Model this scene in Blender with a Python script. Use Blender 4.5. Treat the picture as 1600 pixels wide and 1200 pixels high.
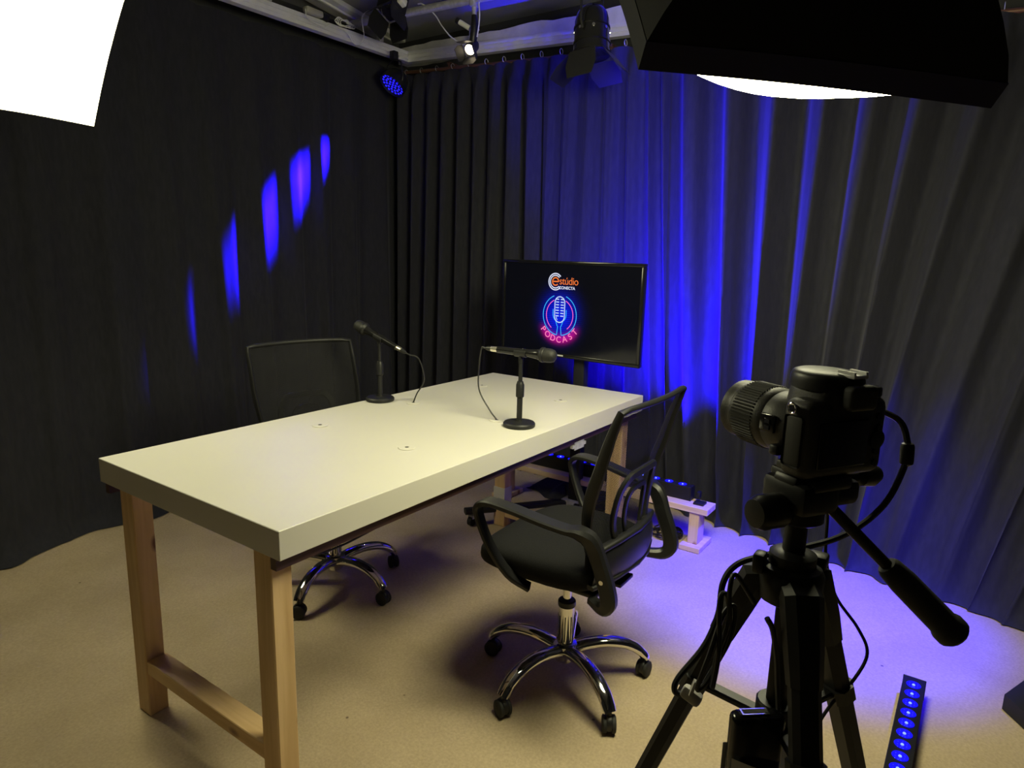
import bpy, bmesh, math, random
from mathutils import Vector, Matrix, Euler
PI = math.pi
V = Vector
for o in list(bpy.data.objects): bpy.data.objects.remove(o)
S = bpy.context.scene
COL = S.collection

# ------------------------------------------------------------------ camera, world, exposure
CAM = V((-0.8287, -1.1831, 1.3633))
yaw, pitch, roll = 0.6100, 0.1937, 0.0252
cf = V((math.cos(yaw)*math.cos(pitch), math.sin(yaw)*math.cos(pitch), -math.sin(pitch)))
cr = cf.cross(V((0, 0, 1))).normalized(); cu = cr.cross(cf)
r2 = cr*math.cos(roll)+cu*math.sin(roll); u2 = -cr*math.sin(roll)+cu*math.cos(roll)
cd = bpy.data.cameras.new('camera'); cam = bpy.data.objects.new('camera', cd); COL.objects.link(cam)
M = Matrix((r2, u2, -cf)).transposed().to_4x4(); M.translation = CAM
cam.matrix_world = M
cd.sensor_width = 36; cd.lens = 36*1050.5/1600; cd.clip_start = 0.02; cd.clip_end = 60
S.camera = cam
W = bpy.data.worlds.new('world'); S.world = W; W.use_nodes = True
bg = W.node_tree.nodes['Background']; bg.inputs[0].default_value = (.55, .6, .9, 1); bg.inputs[1].default_value = .04
S.view_settings.view_transform = 'Standard'; S.view_settings.look = 'None'
S.view_settings.exposure = 0.0; S.view_settings.gamma = 1.0; S.view_settings.use_curve_mapping = False

WARM = (1.0, .96, .59)
SOFT_L, SOFT_R = 22.0, 34.0
BLUE = (.012, .002, 1.0)

def lamp(kind, name, loc, target, energy, color, **kw):
    l = bpy.data.lights.new(name, kind); l.energy = energy; l.color = color
    for k, v in kw.items(): setattr(l, k, v)
    o = bpy.data.objects.new(name, l); COL.objects.link(o); o.location = loc
    o.rotation_euler = (V(target)-V(loc)).to_track_quat('-Z', 'Y').to_euler()
    return o
# blue par on the left rail, grazing the left curtain
lamp('SPOT', 'blue_par_beam', (2.385, 2.058, 2.348), (1.88, 2.21, 1.80), 15000, BLUE, spot_size=math.radians(15), spot_blend=.9, shadow_soft_size=.05)
# blue par above the right side of the room, throwing the pool on the floor
lamp('SPOT', 'blue_pool_beam', (1.81, -1.51, 2.47), (1.95, -.72, 0), 2300, BLUE, spot_size=math.radians(37), spot_blend=1, shadow_soft_size=.06)
# LED bar on the low bench washing the back curtain
for yy, e in ((.62, 2.2), (.36, 4.0), (.10, 9.0), (-.06, 6.0)):
    lamp('SPOT', 'led_bar_beam', (2.20, yy, .292), (2.56, yy-.03, .98), e*125, BLUE, spot_size=math.radians(66), spot_blend=1, shadow_soft_size=.03)
lamp('SPOT', 'led_bar_upward_beam', (2.24, .66, .295), (2.60, 1.20, 2.79), 520, BLUE, spot_size=math.radians(22), spot_blend=1, shadow_soft_size=.03)
lamp('SPOT', 'small_spot_beam', (2.25, 1.29, 2.385), (1.7, 1.6, 1.2), 5, (1, .8, .5), spot_size=math.radians(60), spot_blend=.6, shadow_soft_size=.03)

# ------------------------------------------------------------------ helpers
def mat(name, color, rough=.5, metal=0, spec=.5, emit=None, es=0, sheen=0, coat=0):
    m = bpy.data.materials.new(name); m.use_nodes = True
    b = m.node_tree.nodes['Principled BSDF']
    b.inputs['Base Color'].default_value = (*color, 1); b.inputs['Roughness'].default_value = rough
    b.inputs['Metallic'].default_value = metal; b.inputs['Specular IOR Level'].default_value = spec
    if emit: b.inputs['Emission Color'].default_value = (*emit, 1); b.inputs['Emission Strength'].default_value = es
    if sheen: b.inputs['Sheen Weight'].default_value = sheen; b.inputs['Sheen Roughness'].default_value = .5
    if coat: b.inputs['Coat Weight'].default_value = coat
    return m
def noise_mat(name, c1, c2, scale, rough=.7, bump=.2, detail=6, stretch=(1, 1, 1), metal=0, dist=.002, spec=.5, bscale=None):
    m = mat(name, c1, rough, metal, spec); nt = m.node_tree; b = nt.nodes['Principled BSDF']
    tc = nt.nodes.new('ShaderNodeTexCoord'); mp = nt.nodes.new('ShaderNodeMapping'); mp.inputs['Scale'].default_value = stretch
    n = nt.nodes.new('ShaderNodeTexNoise'); n.inputs['Scale'].default_value = scale; n.inputs['Detail'].default_value = detail
    r = nt.nodes.new('ShaderNodeValToRGB'); r.color_ramp.elements[0].color = (*c1, 1); r.color_ramp.elements[1].color = (*c2, 1)
    r.color_ramp.elements[0].position = .35; r.color_ramp.elements[1].position = .68
    nt.links.new(tc.outputs['Object'], mp.inputs[0]); nt.links.new(mp.outputs[0], n.inputs['Vector'])
    nt.links.new(n.outputs[0], r.inputs[0]); nt.links.new(r.outputs[0], b.inputs['Base Color'])
    if bump:
        bp = nt.nodes.new('ShaderNodeBump'); bp.inputs['Strength'].default_value = bump; bp.inputs['Distance'].default_value = dist
        src = n
        if bscale:
            src = nt.nodes.new('ShaderNodeTexNoise'); src.inputs['Scale'].default_value = bscale; nt.links.new(mp.outputs[0], src.inputs['Vector'])
        nt.links.new(src.outputs[0], bp.inputs['Height']); nt.links.new(bp.outputs[0], b.inputs['Normal'])
    return m
def wood_mat(name, axis, c1=(.52, .33, .15), c2=(.68, .47, .25), dark=(.16, .07, .03)):
    m = mat(name, c1, .55); nt = m.node_tree; b = nt.nodes['Principled BSDF']
    tc = nt.nodes.new('ShaderNodeTexCoord'); mp = nt.nodes.new('ShaderNodeMapping')
    st = [14, 14, 14]; st[axis] = .9; mp.inputs['Scale'].default_value = st
    n = nt.nodes.new('ShaderNodeTexNoise'); n.inputs['Scale'].default_value = 2.2; n.inputs['Detail'].default_value = 8; n.inputs['Distortion'].default_value = .6
    r = nt.nodes.new('ShaderNodeValToRGB'); e = r.color_ramp.elements
    e[0].position = .3; e[0].color = (*c1, 1); e[1].position = .62; e[1].color = (*c2, 1)
    k = nt.nodes.new('ShaderNodeTexVoronoi'); k.inputs['Scale'].default_value = 1.0
    mp2 = nt.nodes.new('ShaderNodeMapping'); s2 = [9, 9, 9]; s2[axis] = 4.5; mp2.inputs['Scale'].default_value = s2
    kr = nt.nodes.new('ShaderNodeValToRGB'); kr.color_ramp.elements[0].position = .06; kr.color_ramp.elements[0].color = (1, 1, 1, 1)
    kr.color_ramp.elements[1].position = .14; kr.color_ramp.elements[1].color = (0, 0, 0, 1)
    mx = nt.nodes.new('ShaderNodeMixRGB'); mx.inputs[2].default_value = (*dark, 1)
    L = nt.links.new
    L(tc.outputs['Object'], mp.inputs[0]); L(mp.outputs[0], n.inputs['Vector']); L(n.outputs[0], r.inputs[0])
    L(tc.outputs['Object'], mp2.inputs[0]); L(mp2.outputs[0], k.inputs['Vector']); L(k.outputs['Distance'], kr.inputs[0])
    L(kr.outputs[0], mx.inputs[0]); L(r.outputs[0], mx.inputs[1]); L(mx.outputs[0], b.inputs['Base Color'])
    bp = nt.nodes.new('ShaderNodeBump'); bp.inputs['Strength'].default_value = .15; bp.inputs['Distance'].default_value = .002
    L(n.outputs[0], bp.inputs['Height']); L(bp.outputs[0], b.inputs['Normal'])
    return m

class MB:
    def __init__(s): s.b = bmesh.new()
    def box(s, c, d, rot=(0, 0, 0), bev=0, seg=2):
        m = Matrix.Translation(V(c)) @ Euler(rot).to_matrix().to_4x4() @ Matrix.Diagonal((*d, 1))
        g = bmesh.ops.create_cube(s.b, size=1, matrix=m)
        if bev:
            es = list({e for v in g['verts'] for e in v.link_edges})
            bmesh.ops.bevel(s.b, geom=es, offset=bev, segments=seg, profile=.5, affect='EDGES')
        return s
    def tube(s, path, r, n=10, closed=False, caps=True, ref=None):
        """sweep of an ellipse; r: number, or list of numbers / (a, b) pairs; a lies along ref when ref is given"""
        P = [V(p) for p in path]; N = len(P)
        R = r if isinstance(r, (list, tuple)) and len(r) == N and not (N == 2 and isinstance(r, tuple)) else [r]*N
        T = []
        for i in range(N):
            a = P[(i-1) % N] if (closed or i > 0) else P[i]; b = P[(i+1) % N] if (closed or i < N-1) else P[i]
            T.append((b-a).normalized())
        rings = []
        A = None
        for i in range(N):
            if ref is not None: A = V(ref)
            elif A is None: A = V((0, 0, 1)) if abs(T[0].z) < .9 else V((1, 0, 0))
            A = (A - T[i]*A.dot(T[i])).normalized(); B = T[i].cross(A)
            ra, rb = R[i] if isinstance(R[i], (tuple, list)) else (R[i], R[i])
            rings.append([s.b.verts.new(P[i]+A*math.cos(2*PI*k/n)*ra+B*math.sin(2*PI*k/n)*rb) for k in range(n)])
        for i in range(N if closed else N-1):
            a, b = rings[i], rings[(i+1) % N]
            for k in range(n): s.b.faces.new((a[k], a[(k+1) % n], b[(k+1) % n], b[k]))
        if caps and not closed:
            s.b.faces.new(rings[0][::-1]); s.b.faces.new(rings[-1])
        return s
    def band(s, path, wh, ref, ch=.25, closed=False):
        """sweep of a chamfered rectangle; wh = (width along ref, thickness) or list"""
        P = [V(p) for p in path]; N = len(P)
        WH = wh if isinstance(wh, list) else [wh]*N
        rings = []
        for i in range(N):
            a = P[(i-1) % N] if (closed or i > 0) else P[i]; b = P[(i+1) % N] if (closed or i < N-1) else P[i]
            T = (b-a).normalized(); A = V(ref); A = (A-T*A.dot(T)).normalized(); B = T.cross(A)
            w, h = WH[i][0]/2, WH[i][1]/2; c = min(w, h)*ch*2
            pts = [(w-c, h), (w, h-c), (w, -h+c), (w-c, -h), (-w+c, -h), (-w, -h+c), (-w, h-c), (-w+c, h)]
            rings.append([s.b.verts.new(P[i]+A*x+B*y) for x, y in pts])
        n = 8
        for i in range(N if closed else N-1):
            a, b = rings[i], rings[(i+1) % N]
            for k in range(n): s.b.faces.new((a[k], a[(k+1) % n], b[(k+1) % n], b[k]))
        if not closed: s.b.faces.new(rings[0][::-1]); s.b.faces.new(rings[-1])
        return s
    def lathe(s, prof, n=24, m=None):
        """profile of (r, z) turned about z, then moved by m"""
        m = m or Matrix.Identity(4); rings = []
        for r, z in prof:
            if r < 1e-6: rings.append([s.b.verts.new(m @ V((0, 0, z)))])
            else: rings.append([s.b.verts.new(m @ V((r*math.cos(2*PI*k/n), r*math.sin(2*PI*k/n), z))) for k in range(n)])
        for a, b in zip(rings, rings[1:]):
            for k in range(n):
                k2 = (k+1) % n
                if len(a) == 1 and len(b) == 1: continue
                if len(a) == 1: s.b.faces.new((a[0], b[k2], b[k]))
                elif len(b) == 1: s.b.faces.new((a[k], a[k2], b[0]))
                else: s.b.faces.new((a[k], a[k2], b[k2], b[k]))
        if len(rings[0]) > 1: s.b.faces.new(rings[0][::-1])
        if len(rings[-1]) > 1: s.b.faces.new(rings[-1])
        return s
    def cyl(s, a, b, r, n=16, r2=None):
        a, b = V(a), V(b); d = b-a
        m = Matrix.Translation(a) @ d.to_track_quat('Z', 'Y').to_matrix().to_4x4()
        return s.lathe([(r, 0), (r if r2 is None else r2, d.length)], n, m)
    def prism(s, poly, depth, m=None):
        m = m or Matrix.Identity(4)
        a = [s.b.verts.new(m @ V((x, y, 0))) for x, y in poly]; b = [s.b.verts.new(m @ V((x, y, depth))) for x, y in poly]
        s.b.faces.new(a[::-1]); s.b.faces.new(b); n = len(poly)
        for k in range(n): s.b.faces.new((a[k], a[(k+1) % n], b[(k+1) % n], b[k]))
        return s
    def grid(s, f, nu, nv, flip=False, closed_u=False):
        g = [[s.b.verts.new(V(f(i/nu, j/nv))) for j in range(nv+1)] for i in range(nu if closed_u else nu+1)]
        for i in range(nu):
            i2 = (i+1) % len(g)
            for j in range(nv):
                q = (g[i][j], g[i2][j], g[i2][j+1], g[i][j+1]); s.b.faces.new(q[::-1] if flip else q)
        return s
    def quad(s, *p):
        s.b.faces.new([s.b.verts.new(V(x)) for x in p]); return s
    def sphere(s, c, r, sc=(1, 1, 1), n=16):
        m = Matrix.Translation(V(c)) @ Matrix.Diagonal((*sc, 1))
        bmesh.ops.create_uvsphere(s.b, u_segments=n, v_segments=max(6, n//2), radius=r, matrix=m); return s
    def build(s, name, m, parent=None, smooth=35, fix=True):
        if fix: bmesh.ops.recalc_face_normals(s.b, faces=s.b.faces)
        me = bpy.data.meshes.new(name); s.b.to_mesh(me); s.b.free()
        if m: me.materials.append(m)
        me.shade_smooth(); me.set_sharp_from_angle(angle=math.radians(smooth))
        o = bpy.data.objects.new(name, me); COL.objects.link(o)
        if parent: o.parent = parent
        return o
def tag(o, label, cat=None, group=None):
    o['label'] = label
    if cat: o['category'] = cat
    if group: o['group'] = group
    return o
def thing(name, label, cat, loc=(0, 0, 0), rot=(0, 0, 0), group=None):
    o = bpy.data.objects.new(name, None); COL.objects.link(o); o.location = loc; o.rotation_euler = rot
    o.empty_display_size = .05
    return tag(o, label, cat, group)
def struct(o): o['kind'] = 'structure'; return o
def kids(o): return [c for c in bpy.data.objects if c.parent == o]
def copy_tree(o, parent=None):
    c = o.copy(); COL.objects.link(c); c.parent = parent
    for ch in kids(o): copy_tree(ch, c)
    return c
def cat(pts, n=8, closed=False):
    P = [V(p) for p in pts]; N = len(P); out = []
    for i in range(N if closed else N-1):
        p1, p2 = P[i], P[(i+1) % N]
        p0 = P[(i-1) % N] if (closed or i > 0) else p1*2-p2; p3 = P[(i+2) % N] if (closed or i < N-2) else p2*2-p1
        for k in range(n):
            t = k/n
            out.append(.5*((2*p1)+(p2-p0)*t+(2*p0-5*p1+4*p2-p3)*t*t+(3*p1-p0-3*p2+p3)*t**3))
    if not closed: out.append(P[-1])
    return out
def frame(loc, z, x=(1, 0, 0)):
    z = V(z).normalized(); x = V(x); x = (x-z*x.dot(z)).normalized(); y = z.cross(x)
    m = Matrix((x, y, z)).transposed().to_4x4(); m.translation = V(loc); return m
def h1(i, s=0):
    return (math.sin(i*127.1+s*311.7+1.3)*43758.5453) % 1.0
def vn(x, s=0):
    i = math.floor(x); f = x-i; f = f*f*(3-2*f); return h1(i, s)*(1-f)+h1(i+1, s)*f

# ------------------------------------------------------------------ materials
M_FLOOR = noise_mat('carpet_floor', (.50, .39, .255), (.60, .475, .32), 2.6, .92, .5, 9, dist=.003, bscale=160, spec=.15)
def floor_marks():
    nt = M_FLOOR.node_tree; b = nt.nodes['Principled BSDF']; L = nt.links.new
    src = b.inputs['Base Color'].links[0].from_socket
    tc = nt.nodes.new('ShaderNodeTexCoord')
    v = nt.nodes.new('ShaderNodeTexVoronoi'); v.inputs['Scale'].default_value = 5.5
    r = nt.nodes.new('ShaderNodeValToRGB'); r.color_ramp.elements[0].position = .018; r.color_ramp.elements[0].color = (.75, .75, .75, 1)
    r.color_ramp.elements[1].position = .035; r.color_ramp.elements[1].color = (0, 0, 0, 1)
    n = nt.nodes.new('ShaderNodeTexNoise'); n.inputs['Scale'].default_value = 120; n.inputs['Detail'].default_value = 2
    ad = nt.nodes.new('ShaderNodeMixRGB'); ad.blend_type = 'MULTIPLY'; ad.inputs[0].default_value = .35
    mx = nt.nodes.new('ShaderNodeMixRGB'); mx.inputs[2].default_value = (.07, .045, .03, 1)
    L(tc.outputs['Object'], v.inputs['Vector']); L(v.outputs['Distance'], r.inputs[0]); L(tc.outputs['Object'], n.inputs['Vector'])
    L(src, ad.inputs[1]); L(n.outputs[0], ad.inputs[2]); L(ad.outputs[0], mx.inputs[1]); L(r.outputs[0], mx.inputs[0]); L(mx.outputs[0], b.inputs['Base Color'])
floor_marks()
M_DARKWALL = mat('dark_wall', (.035, .035, .038), .9)
M_CEIL = noise_mat('dark_ceiling', (.20, .20, .21), (.26, .26, .27), 3, .9, .1)
M_CURT = noise_mat('black_curtain_cloth', (.0165, .0165, .023), (.022, .022, .030), 60, .85, .25, 3, stretch=(1, 1, .25), dist=.001, spec=.25)
M_CURT.node_tree.nodes['Principled BSDF'].inputs['Sheen Weight'].default_value = .06
M_WHITE = noise_mat('white_laminate', (.555, .53, .485), (.585, .56, .515), 1.6, .38, .03, 5)
M_BROWN = mat('red_brown_board', (.07, .032, .030), .6)
M_PINEZ = wood_mat('pine_upright', 2); M_PINEY = wood_mat('pine_crosswise', 1); M_PINEX = wood_mat('pine_lengthwise', 0)
M_LPINEZ = wood_mat('pale_pine_upright', 2, (.60, .42, .24), (.74, .56, .36), (.3, .13, .06))
M_LPINEY = wood_mat('pale_pine_crosswise', 1, (.60, .42, .24), (.74, .56, .36), (.3, .13, .06))
M_BLACK = mat('black_plastic', (.011, .011, .012), .42, spec=.4)
M_BLACKM = mat('matt_black_metal', (.010, .010, .011), .5, 0, .35)
M_GLOSS = mat('glossy_black_metal', (.012, .012, .013), .16, .3, .6)
M_RUBBER = mat('black_rubber', (.012, .012, .012), .7)
M_DARKF = noise_mat('black_seat_fabric', (.007, .007, .0075), (.012, .012, .013), 300, .9, .4, 2, dist=.001, spec=.2)
M_CHROME = mat('chrome', (.72, .71, .70), .09, 1)
M_ALU = noise_mat('ribbed_aluminium', (.74, .74, .74), (.82, .82, .82), 12, .42, .05, metal=.25)
M_GALV = noise_mat('galvanised_steel', (.45, .45, .45), (.62, .62, .62), 40, .45, .05, metal=.35)
M_PLASTER = noise_mat('rough_plaster', (.60, .59, .55), (.78, .77, .72), 9, .9, 1, 10, dist=.02)
M_RUST = mat('brown_pole', (.13, .06, .035), .4, .3)
M_CABLE = mat('black_cable', (.012, .012, .013), .45)
M_WCABLE = mat('white_cable', (.7, .7, .66), .5)
M_WPLAST = mat('white_plastic', (.78, .78, .72), .4)
M_HOLE = mat('dark_hole', (.02, .02, .02), .9)
M_TAPE = mat('silver_tape', (.55, .54, .52), .33, .2)
M_WTAPE = mat('white_tape', (.62, .60, .55), .5)
M_SILVER = mat('silver_connector', (.75, .70, .58), .25, .9)
M_DIFF_L = mat('glowing_diffuser_left', (.8, .8, .8), .8, emit=WARM, es=SOFT_L)
M_DIFF_R = mat('glowing_diffuser_right', (.8, .8, .8), .8, emit=WARM, es=SOFT_R)
M_SOFTIN = mat('white_fabric_border', (.8, .8, .72), .8, emit=WARM, es=1.0)
M_SOFTBK = mat('black_softbox_cloth', (.006, .006, .007), .8, spec=.2)
M_LED = mat('blue_led', (.01, .01, .1), .3, emit=(.02, .015, 1), es=1.1)
M_LEDR = mat('blue_led_lens', (.005, .005, .05), .08, emit=(.006, .004, 1), es=1.3)
M_LEDC = mat('led_core', (.1, .1, .3), .3, emit=(.14, .22, 1), es=2.4)
M_WARMLAMP = mat('warm_lamp', (.8, .8, .8), .5, emit=(1, .83, .55), es=6)
M_GLASS = mat('lens_glass', (.01, .01, .02), .03, 0, .8, coat=1)
M_DSLR = noise_mat('camera_shell', (.020, .0195, .018), (.027, .026, .024), 400, .5, .3, 2, dist=.0006)
M_MIC = noise_mat('mic_grille', (.008, .008, .008), (.03, .03, .03), 700, .5, 1, 1, metal=.2, dist=.001, spec=.3)

def mesh_fabric():
    m = bpy.data.materials.new('black_mesh_fabric'); m.use_nodes = True; nt = m.node_tree; L = nt.links.new
    b = nt.nodes['Principled BSDF']; b.inputs['Specular IOR Level'].default_value = .2; b.inputs['Base Color'].default_value = (.011, .011, .012, 1); b.inputs['Roughness'].default_value = .7
    out = nt.nodes['Material Output']
    tr = nt.nodes.new('ShaderNodeBsdfTransparent'); mx = nt.nodes.new('ShaderNodeMixShader')
    tc = nt.nodes.new('ShaderNodeTexCoord'); sp = nt.nodes.new('ShaderNodeSeparateXYZ'); L(tc.outputs['Object'], sp.inputs[0])
    def wave(sgn):
        a = nt.nodes.new('ShaderNodeMath'); a.operation = 'MULTIPLY_ADD'; L(sp.outputs[0], a.inputs[0]); a.inputs[1].default_value = sgn; L(sp.outputs[2], a.inputs[2])
        c = nt.nodes.new('ShaderNodeMath'); c.operation = 'MULTIPLY'; L(a.outputs[0], c.inputs[0]); c.inputs[1].default_value = 2*PI/.0075
        d = nt.nodes.new('ShaderNodeMath'); d.operation = 'SINE'; L(c.outputs[0], d.inputs[0]); return d
    w1, w2 = wave(1), wave(-1)
    p = nt.nodes.new('ShaderNodeMath'); p.operation = 'MULTIPLY'; L(w1.outputs[0], p.inputs[0]); L(w2.outputs[0], p.inputs[1])
    g = nt.nodes.new('ShaderNodeMath'); g.operation = 'GREATER_THAN'; L(p.outputs[0], g.inputs[0]); g.inputs[1].default_value = .12
    L(g.outputs[0], mx.inputs[0]); L(b.outputs[0], mx.inputs[1]); L(tr.outputs[0], mx.inputs[2]); L(mx.outputs[0], out.inputs[0])
    return m
M_MESH = mesh_fabric()

# ------------------------------------------------------------------ setting
X0, X1, Y0, Y1, ZC = -2.4, 2.88, -2.7, 2.46, 2.79
f = MB().grid(lambda u, v: (X0+(X1-X0)*u, Y0+(Y1-Y0)*v, .0015*math.sin(u*17)*math.sin(v*13)-.0015), 40, 40).build('floor', M_FLOOR); struct(f)
struct(MB().box(((X0+X1)/2, (Y0+Y1)/2, ZC+.03), (X1-X0+.2, Y1-Y0+.2, .06)).build('ceiling', M_CEIL))
struct(MB().box(((X0+X1)/2, Y1+.03, ZC/2), (X1-X0+.12, .06, ZC)).build('wall_left', M_DARKWALL))
struct(MB().box((X1+.03, (Y0+Y1)/2, ZC/2), (.06, Y1-Y0, ZC)).build('wall_back', M_DARKWALL))
struct(MB().box(((X0+X1)/2, Y0-.03, ZC/2), (X1-X0+.12, .06, ZC)).build('wall_right', M_DARKWALL))
struct(MB().box((X0-.03, (Y0+Y1)/2, ZC/2), (.06, Y1-Y0, ZC)).build('wall_front', M_DARKWALL))
def rough_beam():
    b = MB()
    def fn(u, v):
        a = 2*PI*v; y = 2.3-4.6*u
        hx, hz = .045, .05
        sx = max(-1, min(1, 1.5*math.cos(a))); sz = max(-1, min(1, 1.5*math.sin(a)))
        j = .008*(vn(u*60, 3)+vn(u*23+v*9, 4)-1)
        return (2.76+sx*(hx+j), y, 2.645-.03*u*1.5+sz*(hz+j))
    b.grid(fn, 120, 16)
    return b.build('trim_1', M_PLASTER)
struct(rough_beam())

# ------------------------------------------------------------------ curtains
def interp(pts, t):
    for (a, pa), (b, pb) in zip(pts, pts[1:]):
        if t <= b: return V(pa).lerp(V(pb), (t-a)/(b-a) if b > a else 0)
    return V(pts[-1][1])
def curtain(label, top, bot, pitch, seed, amp=(.022, .05), nu=None, pool=.0, rings=True, slant=0, pole_r=.011, wide=1.0):
    """top and bot: polylines in plan as (t, (x, y, z)); folds run across them"""
    t = thing('curtain', label, 'curtain', loc=V(interp(bot, .5)).to_tuple(), group=None)
    O = V(t.location)
    P0, P1 = V(top[0][1]), V(top[-1][1]); Lc = (P1-P0).length; d = (P1-P0).normalized()
    nrm = V((d.y, -d.x, 0)).normalized()
    if nrm.dot(V((.5, 0, 0))-P0) < 0: nrm = -nrm
    nf = Lc/pitch
    nu = nu or int(nf*18)
    def fn(u, v):
        a = interp(top, u); b = interp(bot, u)
        k = 1-v                               # 0 at top, 1 at floor
        # fold phase wanders more towards the floor
        ph = u*nf + .55*vn(u*nf*.33+seed*7, seed)*(1) + k*(.9*vn(u*nf*.45+3.3, seed+1)-.45) + slant*k*(vn(u*3, seed+5))
        wob = .35*vn(ph*.5+9, seed+2)
        A = amp[0]*(1-k)+amp[1]*k*(.55+.8*vn(u*nf*.4, seed+3))*wide
        s = math.sin(2*PI*ph); s = math.copysign(abs(s)**.8, s)
        off = A*(s*.75+.35*math.sin(4*PI*ph*.47+wob*5)+.12*math.sin(2*PI*ph*2.7+seed))
        # pinched heading: tight pleats at the top
        if k < .05:
            q = (1-k/.05); off = off*(1-q)+q*(.020*abs(math.sin(PI*u*nf*1.0))**.4-.006)
        if k > .85: off *= 1-.62*(k-.85)/.15
        if k > .965:
            off += (k-.965)/.035*pool*(.25+vn(u*nf*.9, seed+8))
        p = a.lerp(b, k**1.15)
        # cloth curls where it reaches the floor
        lat = (.02*k)*math.cos(2*PI*ph)+.012*k*(vn(u*nf*1.3, seed+6)-.5)
        z = a.z+(0.004-a.z)*min(1, k/.985)
        if k < .05: z += .012*abs(math.sin(PI*u*nf))**.5*(1-k/.05)
        if k > .97: z += .02*vn(u*nf*1.7, seed+9)*(1-k)/.03
        q = p+nrm*off+d*lat
        return (q.x-O.x, q.y-O.y, max(.004, z))
    MB().grid(fn, nu, 44).build('fabric', M_CURT, t, smooth=80)
    if rings:
        n = int(nf)
        ringm = None
        for i in range(n):
            u = (i+.5)/n; p = interp(top, u)
            c = V((p.x-O.x, p.y-O.y, p.z+.03))
            if ringm is None:
                m = MB().tube([(nrm.x*.016*math.cos(a), nrm.y*.016*math.cos(a), .016*math.sin(a)) for a in [k*2*PI/12 for k in range(12)]], .0016, 6, closed=True)
                m.cyl((0, 0, -.016), (0, 0, -.034), .0018, 6)
                ro = m.build('curtain_ring', M_GALV, t); ringm = ro
            else:
                ro = ringm.copy(); COL.objects.link(ro); ro.parent = t
            ro.location = c
    return t
# left wall
curtain('long black curtain hanging along the left wall under the aluminium channel',
        [(0, (-1.6, 2.27, 2.57)), (1, (2.66, 2.27, 2.53))],
        [(0, (-1.6, 2.10, 0)), (.40, (.10, 2.10, 0)), (.45, (.32, 2.16, 0)), (.5, (.52, 2.21, 0)), (.56, (.80, 2.17, 0)), (1, (2.62, 2.2, 0))],
        .26, 2, amp=(.016, .050), pool=.06, rings=False)
# back wall: two drops
curtain('black pleated curtain on the back wall behind the television',
        [(0, (2.62, 2.20, 2.475)), (.9, (2.62, .42, 2.425)), (1, (2.62, .30, 2.42))],
        [(0, (2.60, 2.2, 0)), (.7, (2.58, .8, 0)), (.93, (2.57, .2, 0)), (1, (2.55, .10, 0))],
        .125, 5, amp=(.030, .048), pool=.02)
curtain('wide black curtain on the right, behind the camera tripod, pooling on the floor',
        [(0, (2.64, .33, 2.42)), (1, (2.66, -2.5, 2.25))],
        [(0, (2.57, .12, 0)), (.14, (2.52, -.2, 0)), (.28, (2.46, -.5, 0)), (.42, (2.38, -.80, 0)), (.55, (2.34, -1.05, 0)), (.68, (2.27, -1.3, 0)), (.76, (2.22, -1.45, 0)), (1, (2.1, -1.95, 0))],
        .21, 9, amp=(.046, .070), pool=.05, slant=1.2)
curtain('black curtain gathered along the right-hand wall out past the light stand',
        [(0, (2.6, -2.55, 2.3)), (1, (-1.8, -2.55, 2.3))], [(0, (2.6, -2.5, 0)), (1, (-1.8, -2.5, 0))], .16, 12, rings=False)

# poles and channels
def pole(name, label, a, b, r, m, c='pole', n=12, brackets=()):
    t = thing(name, label, c, loc=a)
    MB().cyl((0, 0, 0), V(b)-V(a), r, n).build('tube', m, t)
    for q in brackets:
        p = (V(b)-V(a))*q
        MB().box(p+V((.03, 0, .03)), (.09, .02, .01)).box(p+V((0, 0, .016)), (.012, .02, .034)).build('bracket', m, t)
    return t
pole('curtain_pole', 'thin brown curtain pole with rings running along the back wall', (2.62, 2.22, 2.507), (2.66, -2.3, 2.285), .011, M_RUST, brackets=(.1, .35, .6, .85))
def channel(label, a, b, name='aluminium_channel'):
    a, b = V(a), V(b); t = thing(name, label, 'rail', loc=a); d = b-a; L = d.length
    m = frame((0, 0, 0), d, (0, 0, 1))
    # cross-section in (up, side): ribbed C profile
    prof = [(-.034, -.02), (-.034, .02), (-.022, .02), (-.022, .014), (-.012, .014), (-.012, .02), (.0, .02), (.0, .014), (.010, .014), (.010, .02), (.022, .02), (.022, .012), (.034, .012), (.034, -.02)]
    MB().prism(prof, L, m).build('channel_body', M_ALU, t, smooth=20)
    MB().prism([(-.034, -.026), (-.034, -.02), (.034, -.02), (.034, -.026), (.026, -.030), (.020, -.026), (.008, -.026), (.002, -.030), (-.004, -.026), (-.016, -.026), (-.022, -.030), (-.028, -.026)], L, m).build('ribbed_face', M_ALU, t, smooth=20)
    for q in (.12, .42, .72, .93):
        p = d*q; MB().box(p+V((0, 0, .075)), (.03, .03, .085)).box(p+V((0, 0, .115)), (.07, .05, .004)).build('hanger_plate', M_GALV, t)
    return t
channel('long aluminium channel running below the ceiling along the left wall', (-1.2, 2.14, 2.60), (2.66, 2.14, 2.60))
channel('ribbed aluminium channel running below the ceiling along the back wall', (2.635, 2.12, 2.598), (2.70, -2.2, 2.425))
p = pole('ceiling_pipe', 'round galvanised pipe crossing the ceiling that carries the spotlights', (2.22, 2.2, 2.70), (2.30, -2.2, 2.62), .022, M_GALV, 'pipe', 16)
pole('ceiling_pipe', 'second galvanised pipe holding the blue floodlight over the right side', (1.80, -2.5, 2.68), (1.80, -.9, 2.68), .022, M_GALV, 'pipe', 16)
b = thing('ceiling_batten', 'pale painted board fixed to the ceiling above the left barn-door spotlight', 'board', (2.26, 2.27, 2.775))
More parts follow.
